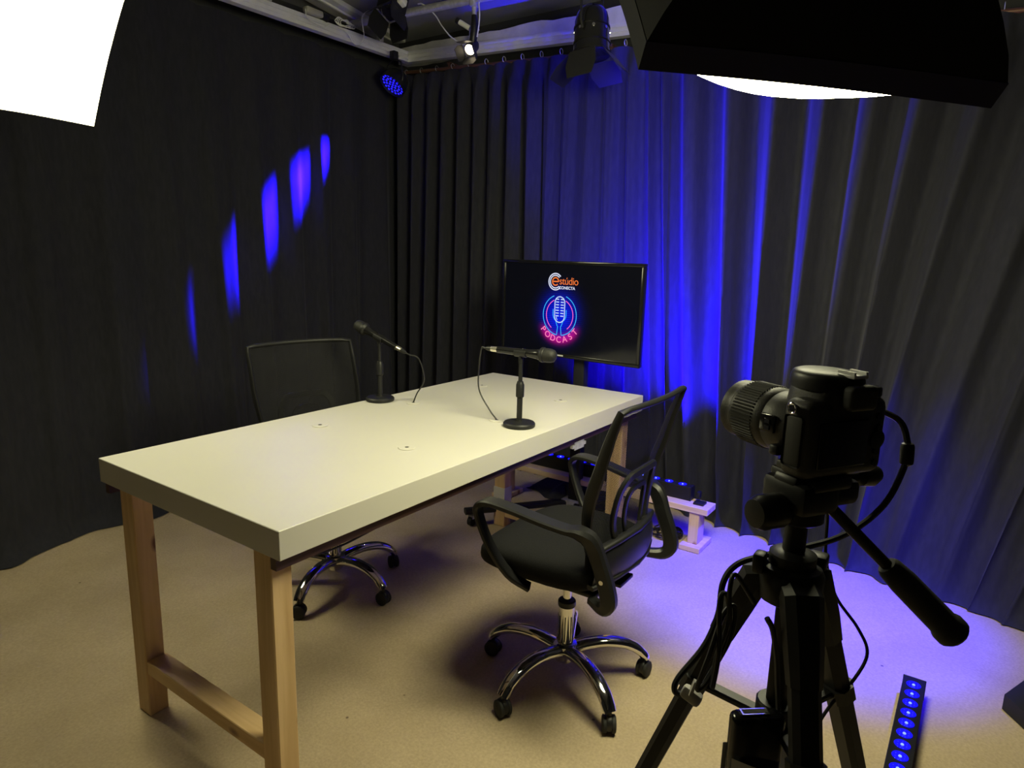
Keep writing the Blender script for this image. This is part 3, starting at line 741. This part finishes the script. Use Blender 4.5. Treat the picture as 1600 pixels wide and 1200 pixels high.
# ------------------------------------------------------------------ ceiling spotlights
def leaf(b, w0, w1, L, M4): b.prism([(-w0/2, 0), (w0/2, 0), (w1/2, L*.55), (w1/2*.8, L), (-w1/2*.8, L), (-w1/2, L*.55)], .0015, M4)
def barn_doors(t, F, r, L, angs, wf=(1.7, 2.4), mats=None):
    """F: frame at the lamp mouth, z along the beam"""
    for k, an in enumerate(angs):
        if an is None: continue
        a = k*PI/2
        rad = V((math.cos(a), math.sin(a), 0)); tan = V((-math.sin(a), math.cos(a), 0))
        d = rad*math.sin(an)+V((0, 0, 1))*math.cos(an)
        X = tan; Y = d; Z = X.cross(Y)
        m = Matrix((X, Y, Z)).transposed().to_4x4(); m.translation = rad*r+V((0, 0, .004))
        b = MB(); leaf(b, r*wf[0], r*wf[1], L, F @ m); b.build('barn_door', M_BLACKM, t)
# big par can
par = thing('par_can', 'large round-backed black can spotlight hanging over the television', 'spotlight', (2.10, .465, 2.35))
ax = V((-.12, -.10, -1)).normalized()
F = frame((0, 0, 0), ax, (0, 1, 0))
MB().lathe([(0, -.132), (.03, -.129), (.055, -.117), (.070, -.095), (.078, -.065), (.080, -.035), (.084, -.033), (.084, -.027), (.080, -.025), (.082, .035), (.087, .037), (.087, .043), (.083, .045), (.085, .075), (.090, .078), (.090, .088), (.083, .092)], 32, F).build('body', M_GLOSS, par)
MB().lathe([(.082, .080), (.070, .078), (0, .072)], 24, F).build('lens', M_GLASS, par)
hs = MB()
for k in range(8):
    a = 2*PI*k/8+.2; q = F @ V((.083*math.cos(a), .083*math.sin(a), -.012)); d = F.to_3x3() @ V((math.cos(a), math.sin(a), 0))
    hs.cyl(q-d*.002, q+d*.001, .007, 10)
hs.build('vent', M_CHROME, par)
MB().tube([F @ V((0, .088, .0)), F @ V((0, .105, -.03)), F @ V((0, .10, -.20)), V((.02, .02, .235)), V((.02, -.02, .235)), F @ V((0, -.10, -.20)), F @ V((0, -.105, -.03)), F @ V((0, -.088, .0))], .006, 8).box((.06, 0, .25), (.12, .03, .03), bev=.003).build('yoke', M_BLACKM, par)
barn_doors(par, frame(F @ V((0, 0, .09)), ax, (0, 1, 0)), .088, .13, [math.radians(50), math.radians(60), math.radians(38), math.radians(12)], (1.5, 1.75))
# left barn-door spot
sp = thing('barn_door_spotlight', 'square black barn-door spotlight hanging from the pipe at the left corner', 'spotlight', (2.07, 1.72, 2.66))
ax = V((-.45, -.15, -.9)).normalized(); F = frame((0, 0, 0), ax, (0, 1, 0))
MB().box(F @ V((0, 0, -.05)), (.12, .12, .13), F.to_euler(), bev=.012).build('body', M_BLACKM, sp)
MB().lathe([(.055, .014), (.05, .018), (0, .02)], 20, F).build('lens', M_GLASS, sp)
MB().box(F @ V((-.07, -.0, -.03)), (.035, .05, .04), F.to_euler(), bev=.006).build('clamp_knob', M_WPLAST, sp)
MB().tube([F @ V((0, .068, -.03)), (.02, .075, .06), (.10, .02, .12), (.10, -.02, .12), (.02, -.075, .06), F @ V((0, -.068, -.03))], .005, 8).build('yoke', M_BLACKM, sp)
barn_doors(sp, frame(F @ V((0, 0, .014)), ax, (0, 1, 0)), .062, .11, [math.radians(15), math.radians(25), math.radians(10), math.radians(30)], (1.9, 2.2))
# small lit spot
lt = thing('small_spotlight', 'small lit spotlight with open barn doors on a black arm under the pipe', 'spotlight', (2.24, 1.27, 2.68))
MB().cyl((0, 0, -.02), (0, 0, -.09), .013, 12).box((0, 0, -.01), (.05, .03, .05), bev=.004).build('clamp', M_GALV, lt)
MB().tube(cat([(0, 0, -.075), (0, -.005, -.12), (0, 0, -.17), (0, .012, -.22)], 4), [(.016, .013), (.018, .015), (.020, .017), (.022, .018), (.023, .02), (.024, .02), (.024, .021), (.024, .021), (.024, .021), (.023, .02), (.022, .02), (.02, .018), (.018, .016)], 12).build('arm', M_BLACK, lt)
hd = V((0, .015, -.235)); ax = V((-.78, -.08, -.60)).normalized(); F = frame(hd, ax, (0, 0, 1))
MB().lathe([(.02, -.05), (.03, -.03), (.034, .02), (.030, .024)], 18, F).build('head', M_BLACK, lt)
MB().lathe([(.029, .020), (.028, .024), (0, .026)], 18, F).build('lamp', M_WARMLAMP, lt)
barn_doors(lt, frame(F @ V((0, 0, .02)), ax, (0, 0, 1)), .036, .062, [math.radians(30), math.radians(16), math.radians(14), math.radians(20)], (1.9, 2.3))
MB().cyl((-.0, .03, -.135), (-.02, .085, -.10), .0135, 12).build('white_grip', M_WPLAST, lt)
MB().cyl((-.02, .085, -.10), (-.026, .102, -.090), .016, 12).build('knob', M_BLACK, lt)
# blue pars
def blue_par(label, loc, ax, rad, hang):
    t = thing('blue_par_light', label, 'spotlight', loc); ax = V(ax).normalized(); F = frame((0, 0, 0), ax, (0, 0, 1))
    MB().lathe([(0, -.075), (rad*.6, -.072), (rad*.85, -.05), (rad, .0), (rad*1.02, .03), (rad*.97, .03), (rad*.95, .016), (0, .016)], 28, F).build('body', M_BLACKM, t)
    first = None
    for (n, r) in ((1, 0), (6, .27), (12, .54), (17, .80)):
        for k in range(n):
            a = 2*PI*k/n; p = F @ V((rad*r*math.cos(a), rad*r*math.sin(a), .017))
            if first is None:
                first = MB().lathe([(rad*.092, 0), (rad*.08, .003), (0, .004)], 10, frame((0, 0, 0), ax, (0, 0, 1))).build('led_lens', M_LED, t); o = first
            else: o = first.copy(); COL.objects.link(o); o.parent = t
            o.location = p
    s = F.col[1].to_3d().normalized(); 
    MB().tube([s*rad*1.05, s*rad*1.15+V((0, 0, .03)), s*rad*.9+V((0, 0, hang*.8)), V((0, 0, hang)), -s*rad*.9+V((0, 0, hang*.8)), -s*rad*1.15+V((0, 0, .03)), -s*rad*1.05], .005, 8).build('yoke', M_BLACKM, t)
    MB().box((0, 0, hang+.02), (.04, .04, .05), bev=.004).build('clamp', M_BLACKM, t)
    return t
blue_par('round blue LED par light at the left corner below the channel', (2.42, 2.05, 2.39), (-.67, .14, -.81), .085, .14)
blue_par('round blue LED par light hanging over the right side behind the softbox', (1.80, -1.55, 2.56), (.08, .45, -1.28), .078, .10)
# adapter and loose white cables
ad = thing('power_adapter', 'small silver power adapter resting on the left aluminium channel', 'adapter', (1.86, 2.12, 2.655))
MB().box((0, 0, 0), (.12, .045, .035), (0, 0, .05), bev=.010, seg=3).build('case', mat('silver_plastic', (.55, .53, .47), .35, .4), ad)
MB().cyl((.06, 0, 0), (.10, .0, -.005), .022, 12).build('plug', M_BLACK, ad)
wc = []
for i in range(60):
    a = i*2*PI/14; wc.append((2.05+.05*math.cos(a)+.001*i, 2.11+.008*math.sin(i*.9), 2.655+.018*math.sin(a)+.004*math.sin(i*1.7)))
cable('white_cable', 'bundle of white cable lying on the left channel beside the adapter', wc, .0028, M_WCABLE, n=2)
cable('white_cable', 'white cable looping from the adapter up to the pipe', [(1.79, 2.10, 2.65), (1.80, 2.09, 2.60), (1.90, 2.09, 2.585), (1.97, 2.10, 2.62), (2.08, 2.09, 2.60), (2.14, 2.09, 2.55), (2.20, 2.08, 2.60), (2.16, 2.05, 2.70), (2.2, 2.0, 2.745), (2.22, 1.9, 2.725)], .003, M_WCABLE)
cable('white_cable', 'white cable hanging from the pipe to the small lit spotlight', [(2.22, 1.66, 2.722), (2.215, 1.615, 2.71), (2.25, 1.557, 2.655), (2.25, 1.509, 2.594), (2.25, 1.439, 2.524), (2.25, 1.34, 2.46)], .0035, M_WCABLE)
cable('white_cable', 'white cable running down the arm of the small lit spotlight', [(2.24, 1.24, 2.70), (2.235, 1.235, 2.66), (2.225, 1.222, 2.60), (2.225, 1.225, 2.55), (2.23, 1.24, 2.49)], .0035, M_WCABLE)

# ------------------------------------------------------------------ tripod with camera
A = V((-.107, -1.049, 1.035))
tp = thing('tripod', 'black camera tripod standing at the front right', 'tripod', (A.x, A.y, 0))
z0 = A.z
MB().lathe([(.020, -.035), (.032, -.028), (.034, .0), (.030, .008), (.024, .010), (.024, .022), (.018, .026)], 20, Matrix.Translation((0, 0, z0))).build('collar', M_BLACK, tp)
MB().cyl((0, 0, z0-.33), (0, 0, z0+.07), .0115, 14).build('centre_column', M_BLACKM, tp)
MB().box((.030, -.020, z0+.008), (.020, .02, .016), bev=.003).build('lock_knob', M_BLACK, tp)
MB().box((-.022, .028, z0+.012), (.018, .012, .022), bev=.003).build('lock_lever', M_BLACK, tp)
for hd_, rr in ((90, .36), (330, .40), (212, .36)):
    a = math.radians(hd_); d = V((math.cos(a), math.sin(a), 0)); sd = V((-d.y, d.x, 0))
    top = d*.036+V((0, 0, z0-.012)); foot = d*(rr+.04)+V((0, 0, .012)); ax = (foot-top).normalized()
    lg = MB()
    lg.band([top, top+ax*.42], [(.030, .024), (.028, .022)], sd).build('leg', M_BLACKM, tp)
    lgo = kids(tp)[-1]
    MB().band([d*.012+V((0, 0, z0-.004)), d*.034+V((0, 0, z0-.012)), top+ax*.05, top+ax*.085], [(.036, .022), (.040, .034), (.036, .032), (.032, .028)], sd).build('shoulder', M_BLACK, lgo)
    MB().band([top+ax*.40, top+ax*.74], (.024, .018), sd).build('leg_section', M_BLACKM, lgo)
    MB().band([top+ax*.72, foot], (.019, .014), sd).build('leg_section', M_BLACKM, lgo)
    MB().band([top+ax*.385, top+ax*.425], (.034, .028), sd).build('clamp', M_BLACK, lgo)
    MB().cyl(foot-ax*.02, foot+V((0, 0, -.012)), .013, 12).build('rubber_foot', M_RUBBER, lgo)
    # spreader strut to the column
    q = top+ax*.165
    MB().band([(0, 0, q.z-.01), q], (.016, .008), sd).build('spreader', M_BLACK, tp)
    MB().band([q-ax*.010, q+ax*.010], (.036, .030), sd).build('leg_bracket', M_BLACK, tp)
MB().lathe([(.020, -.012), (.022, -.010), (.022, .010), (.020, .012)], 16, Matrix.Translation((0, 0, z0-.165))).build('spreader_ring', M_BLACK, tp)
# fluid head
hz = z0+.068
MB().lathe([(.020, 0), (.026, .004), (.026, .022), (.020, .026)], 20, Matrix.Translation((0, 0, hz-.01))).build('pan_base', M_BLACK, tp)
HA = math.radians(58)                                     # lens azimuth
fw = V((math.cos(HA), math.sin(HA), 0)); rt = V((fw.y, -fw.x, 0))
hx = lambda r, f_, z: rt*r+fw*f_+V((0, 0, z))
RZ = HA-PI/2
MB().box(hx(0, 0, hz+.022), (.052, .060, .034), (0, 0, RZ), bev=.008).box(hx(.045, .0, hz+.018), (.055, .030, .028), (0, 0, RZ), bev=.008).build('head_block', M_BLACK, tp)
MB().lathe([(.012, 0), (.020, .004), (.023, .012), (.023, .038), (.018, .046), (0, .048)], 18, frame(hx(-.018, .0, hz+.006), -rt) @ Matrix.Diagonal((.8, .8, .9, 1))).build('tilt_knob', M_BLACK, tp)
MB().lathe([(.006, 0), (.006, .02), (.011, .024), (.013, .04), (.009, .05), (0, .051)], 14, frame(hx(.06, -.0, hz+.030), rt)).build('side_knob', M_BLACK, tp)
MB().box(hx(.012, .000, hz+.038), (.052, .062, .014), (0, 0, RZ), bev=.004).box(hx(.004, .002, hz+.048), (.036, .045, .010), (0, 0, RZ), bev=.003).build('quick_plate', M_BLACK, tp)
MB().box(hx(-.018, .0, hz+.038), (.012, .03, .010), (0, .3, RZ), bev=.003).build('plate_lever', M_BLACK, tp)
hA = V((-.094, -1.075, 1.113))-V((A.x, A.y, 0)); hE = V((-.039, -1.196, .988))-V((A.x, A.y, 0)); hM = hA.lerp(hE, .50)
MB().cyl(hA-(hE-hA)*.15, hE-(hE-hA)*.05, .0062, 12).build('pan_handle', M_BLACKM, tp)
dd = (hE-hA).normalized()
MB().lathe([(.010, -.004), (.0125, 0), (.0145, .02), (.0150, (hE-hM).length-.01), (.0175, (hE-hM).length-.006), (.0175, (hE-hM).length+.004), (.014, (hE-hM).length+.008), (0, (hE-hM).length+.010)], 16, frame(hM, dd)).build('handle_grip', M_RUBBER, tp)

# DSLR
cz = hz+.043
dc = thing('digital_camera', 'black digital camera on the tripod pointing at the television', 'camera', (A.x+.016, A.y-.022, cz))
dc.scale = (.88, .88, .88); dc.rotation_euler = (math.radians(0), 0, RZ)   # local x right, y lens, z up
def rbox(b, c, d, bev, seg=3): b.box(c, d, bev=bev, seg=seg)
body = MB(); rbox(body, (0, 0, .047), (.122, .044, .092), .012)
body.build('body', M_DSLR, dc, smooth=50)
gp = MB(); gp.box((.050, .022, .044), (.034, .050, .086), bev=.012, seg=3); gp.build('hand_grip', M_RUBBER, dc, smooth=50)
def shoulder_(u, v):
    a = 2*PI*u; r = math.cos(v*PI/2)**.5 if v < 1 else 0
    e = .8; ca, sa = math.cos(a), math.sin(a)
    x = math.copysign(abs(ca)**e, ca); y = math.copysign(abs(sa)**e, sa)
    return (-.004+x*.036*(r*.95+.05*(v == 0)), .006+y*(.050 if sa > 0 else .034)*r, .082+.037*math.sin(v*PI/2)**.8)
MB().grid(shoulder_, 28, 10, closed_u=True).build('prism_hump', M_DSLR, dc, smooth=80)
fl = MB().grid(lambda u, v: ((-.004+(.036-.004*v*v)*math.cos(2*PI*u)*(1-v**6)), .014+(.044-.004*v*v)*math.sin(2*PI*u)*(1-v**6), .101+.022*math.sin(v*PI/2)**.9), 28, 8, closed_u=True).build('flash_cover', M_BLACK, dc, smooth=80)
MB().box((-.004, -.020, .121), (.022, .024, .004), bev=.001).box((-.004-.009, -.020, .1245), (.003, .022, .004)).box((-.004+.009, -.020, .1245), (.003, .022, .004)).build('hot_shoe', M_ALU, dc)
MB().box((-.004, -.033, .098), (.040, .018, .028), bev=.006, seg=3).build('eyecup', M_RUBBER, dc)
MB().lathe([(.0135, 0), (.0145, .002), (.0145, .010), (.0125, .012), (0, .012)], 22, Matrix.Translation((.044, -.004, .092))).build('mode_dial', M_GLOSS, dc)
MB().lathe([(.006, 0), (.006, .006), (0, .007)], 14, Matrix.Translation((.050, .030, .086))).build('shutter_button', M_CHROME, dc)
MB().box((-.010, -.0235, .043), (.074, .004, .054), bev=.0015).build('rear_display', M_GLOSS, dc)
bt = MB()
for x, z in ((.043, .072), (.045, .058), (.044, .030), (.044, .016)): bt.cyl((x, -.021, z), (x, -.0245, z), .004, 10)
bt.lathe([(.011, 0), (.011, .003), (.007, .004), (0, .004)], 18, frame((.044, -.0215, .044), (0, -1, 0))); bt.build('button', M_BLACK, dc)
MB().box((-.0615, .000, .045), (.003, .026, .060), bev=.004).build('port_door', M_RUBBER, dc)
MB().cyl((-.060, .002, .083), (-.066, .002, .083), .004, 10).tube([(-.0655, .002+.006*math.cos(a), .083+.006*math.sin(a)) for a in [k*PI/4 for k in range(8)]], .0012, 6, closed=True).build('strap_lug', M_CHROME, dc)
MB().cyl((.060, .002, .083), (.066, .002, .083), .004, 10).build('strap_lug', M_CHROME, dc)
ln = thing('camera_lens', '', ''); bpy.data.objects.remove(ln)
F = frame((-.004, .020, .047), (0, 1, 0), (1, 0, 0))
lens = MB().lathe([(.0335, 0), (.0345, .004), (.0345, .012), (.0365, .016), (.0375, .030), (.0385, .034), (.0385, .052), (.0375, .054), (.0395, .058), (.0400, .066), (.0402, .108), (.0385, .110), (.0375, .113), (.0385, .118), (.0385, .126), (.0360, .128), (.0345, .1275), (.0330, .118), (0, .116)], 40, F).build('lens', M_DSLR, dc, smooth=30)
rb = MB()
for k in range(60):
    a = 2*PI*k/60; q = F @ V((.0403*math.cos(a), .0403*math.sin(a), .086)); rb.box(q, (.0022, .036, .0016), (0, -a, 0))
tag(rb.build('zoom_ring', M_RUBBER, lens), 'ribbed rubber zoom ring')
MB().lathe([(.0332, .1185), (.02, .1225), (0, .1235)], 28, F).build('front_glass', M_GLASS, lens)
sw = MB().box((-.004-.0375, .060, .050), (.006, .024, .022), bev=.002); sw.build('switch_panel', M_GLOSS, lens)
MB().box((-.004-.041, .058, .053), (.002, .008, .005)).box((-.004-.041, .058, .045), (.002, .008, .005)).build('switch', M_CHROME, lens)
MB().box((-.042, .040, .022), (.018, .014, .014), bev=.004).build('release_button', M_BLACK, dc)
# plug on the right side and cables
cable('camera_cable', 'thick black cable curving from the camera down across the tripod to its left leg',
      [(-.022, -1.060, 1.205), (-.014, -1.085, 1.207), (-.012, -1.120, 1.197), (-.014, -1.132, 1.175), (-.018, -1.134, 1.155), (-.039, -1.120, 1.107), (-.072, -1.085, 1.072), (-.112, -1.025, 1.050),
       (-.135, -1.000, 1.040), (-.150, -.991, 1.022), (-.158, -.991, .988), (-.171, -.983, .954), (-.192, -.965, .920), (-.196, -.964, .906), (-.187, -.972, .900)], .0034)
fr_ = tag(MB().lathe([(.0040, -.014), (.0065, -.012), (.0070, -.009), (.0070, .007), (.006, .010), (.0040, .011)], 16, frame((0, 0, 0), (.03, .06, 1))).build('cable_ferrite', M_BLACK), 'black ferrite lump on the camera cable at the right', 'cable'); fr_.location = (-.0165, -1.1335, 1.163)
cable('thin_cable', 'thin black cable hanging from the tripod head in a wide curve to the right',
      [(-.035, -1.058, 1.12), (-.018, -1.064, 1.077), (-.020, -1.068, 1.026), (-.020, -1.083, .982), (-.011, -1.109, .946), (-.008, -1.122, .917), (-.021, -1.114, .888), (-.040, -1.096, .858), (-.055, -1.085, .829), (-.067, -1.081, .792), (-.075, -1.09, .763), (-.10, -1.07, .755), (-.09, -1.04, .775), (-.06, -1.06, .77), (-.05, -1.08, .70), (-.04, -1.04, .40), (.02, -1.0, .02), (.2, -1.2, .006)], .0019)
cable('looped_cable', 'loops of black cable tied to the left leg of the tripod',
      [(-.170, -1.030, 1.020), (-.178, -1.011, 1.048), (-.185, -1.008, 1.035), (-.186, -1.010, .997), (-.192, -1.003, .960), (-.200, -1.004, .930), (-.196, -1.006, .97), (-.188, -1.000, 1.020), (-.180, -1.004, 1.024), (-.182, -1.010, .99), (-.195, -1.000, .94), (-.205, -.990, .925),
       (-.200, -.998, .965), (-.184, -1.004, 1.005), (-.176, -1.012, 1.012), (-.18, -1.012, .98), (-.198, -.995, .93)], .0026)
cable('looped_cable', 'short black cable hanging inside the tripod behind its middle leg',
      [(-.155, -1.040, 1.000), (-.150, -1.046, .985), (-.145, -1.052, .95), (-.146, -1.056, .92), (-.15, -1.06, .90)], .003)
tw = tag(MB().box((0, 0, 0), (.016, .022, .014), (.4, .3, .2), bev=.004, seg=2).box((-.004, -.002, .012), (.010, .003, .016), (.3, .2, .4)).build('cable_tie', M_WTAPE), 'twist of pale tape bundling the cable on the left tripod leg', 'tape'); tw.location = (-.190, -.980, .905)
# power bank taped to the middle leg
pb = thing('power_bank', 'black power bank strapped to the middle tripod leg with silver tape', 'power bank', (-.150, -1.040, .888), (0, 0, math.radians(-50)))
MB().box((0, 0, -.075), (.058, .022, .150), bev=.008, seg=3).build('case', M_GLOSS, pb)
MB().box((-.004, 0, .0008), (.030, .010, .001)).build('socket_rim', M_CHROME, pb)
MB().box((-.004, 0, .0012), (.026, .006, .001)).build('socket', M_HOLE, pb)
MB().grid(lambda u, v: ((-.030+.085*u), -.0118-.010*math.sin(PI*min(1, u*1.2)), -.045-.11*v-.020*u*(1-v)), 12, 6).grid(lambda u, v: ((-.030+.085*u), .012, -.045-.11*v), 4, 2, flip=True).build('tape', M_TAPE, pb, smooth=70)
pc = thing('charger_block', 'rounded black charger hanging behind the tripod legs', 'adapter', (-.050, -1.050, .800), (0, 0, math.radians(-50)))
MB().box((0, 0, .01), (.040, .026, .088), bev=.012, seg=3).build('case', M_BLACK, pc); MB().box((0, 0, -.045), (.014, .012, .035), bev=.003).build('plug', M_BLACK, pc)
# black case at the right edge
bc = tag(MB().prism([(0, 0), (.22, -.09), (.48, -.22), (.38, -.8), (-.55, -.62), (-.36, -.24), (-.10, -.07)], .05).build('equipment_case', mat('black_nylon', (.012, .012, .014), .7)), 'flat black cloth case lying on the floor at the right edge', 'case'); bc.location = (1.60, -1.385, .001)
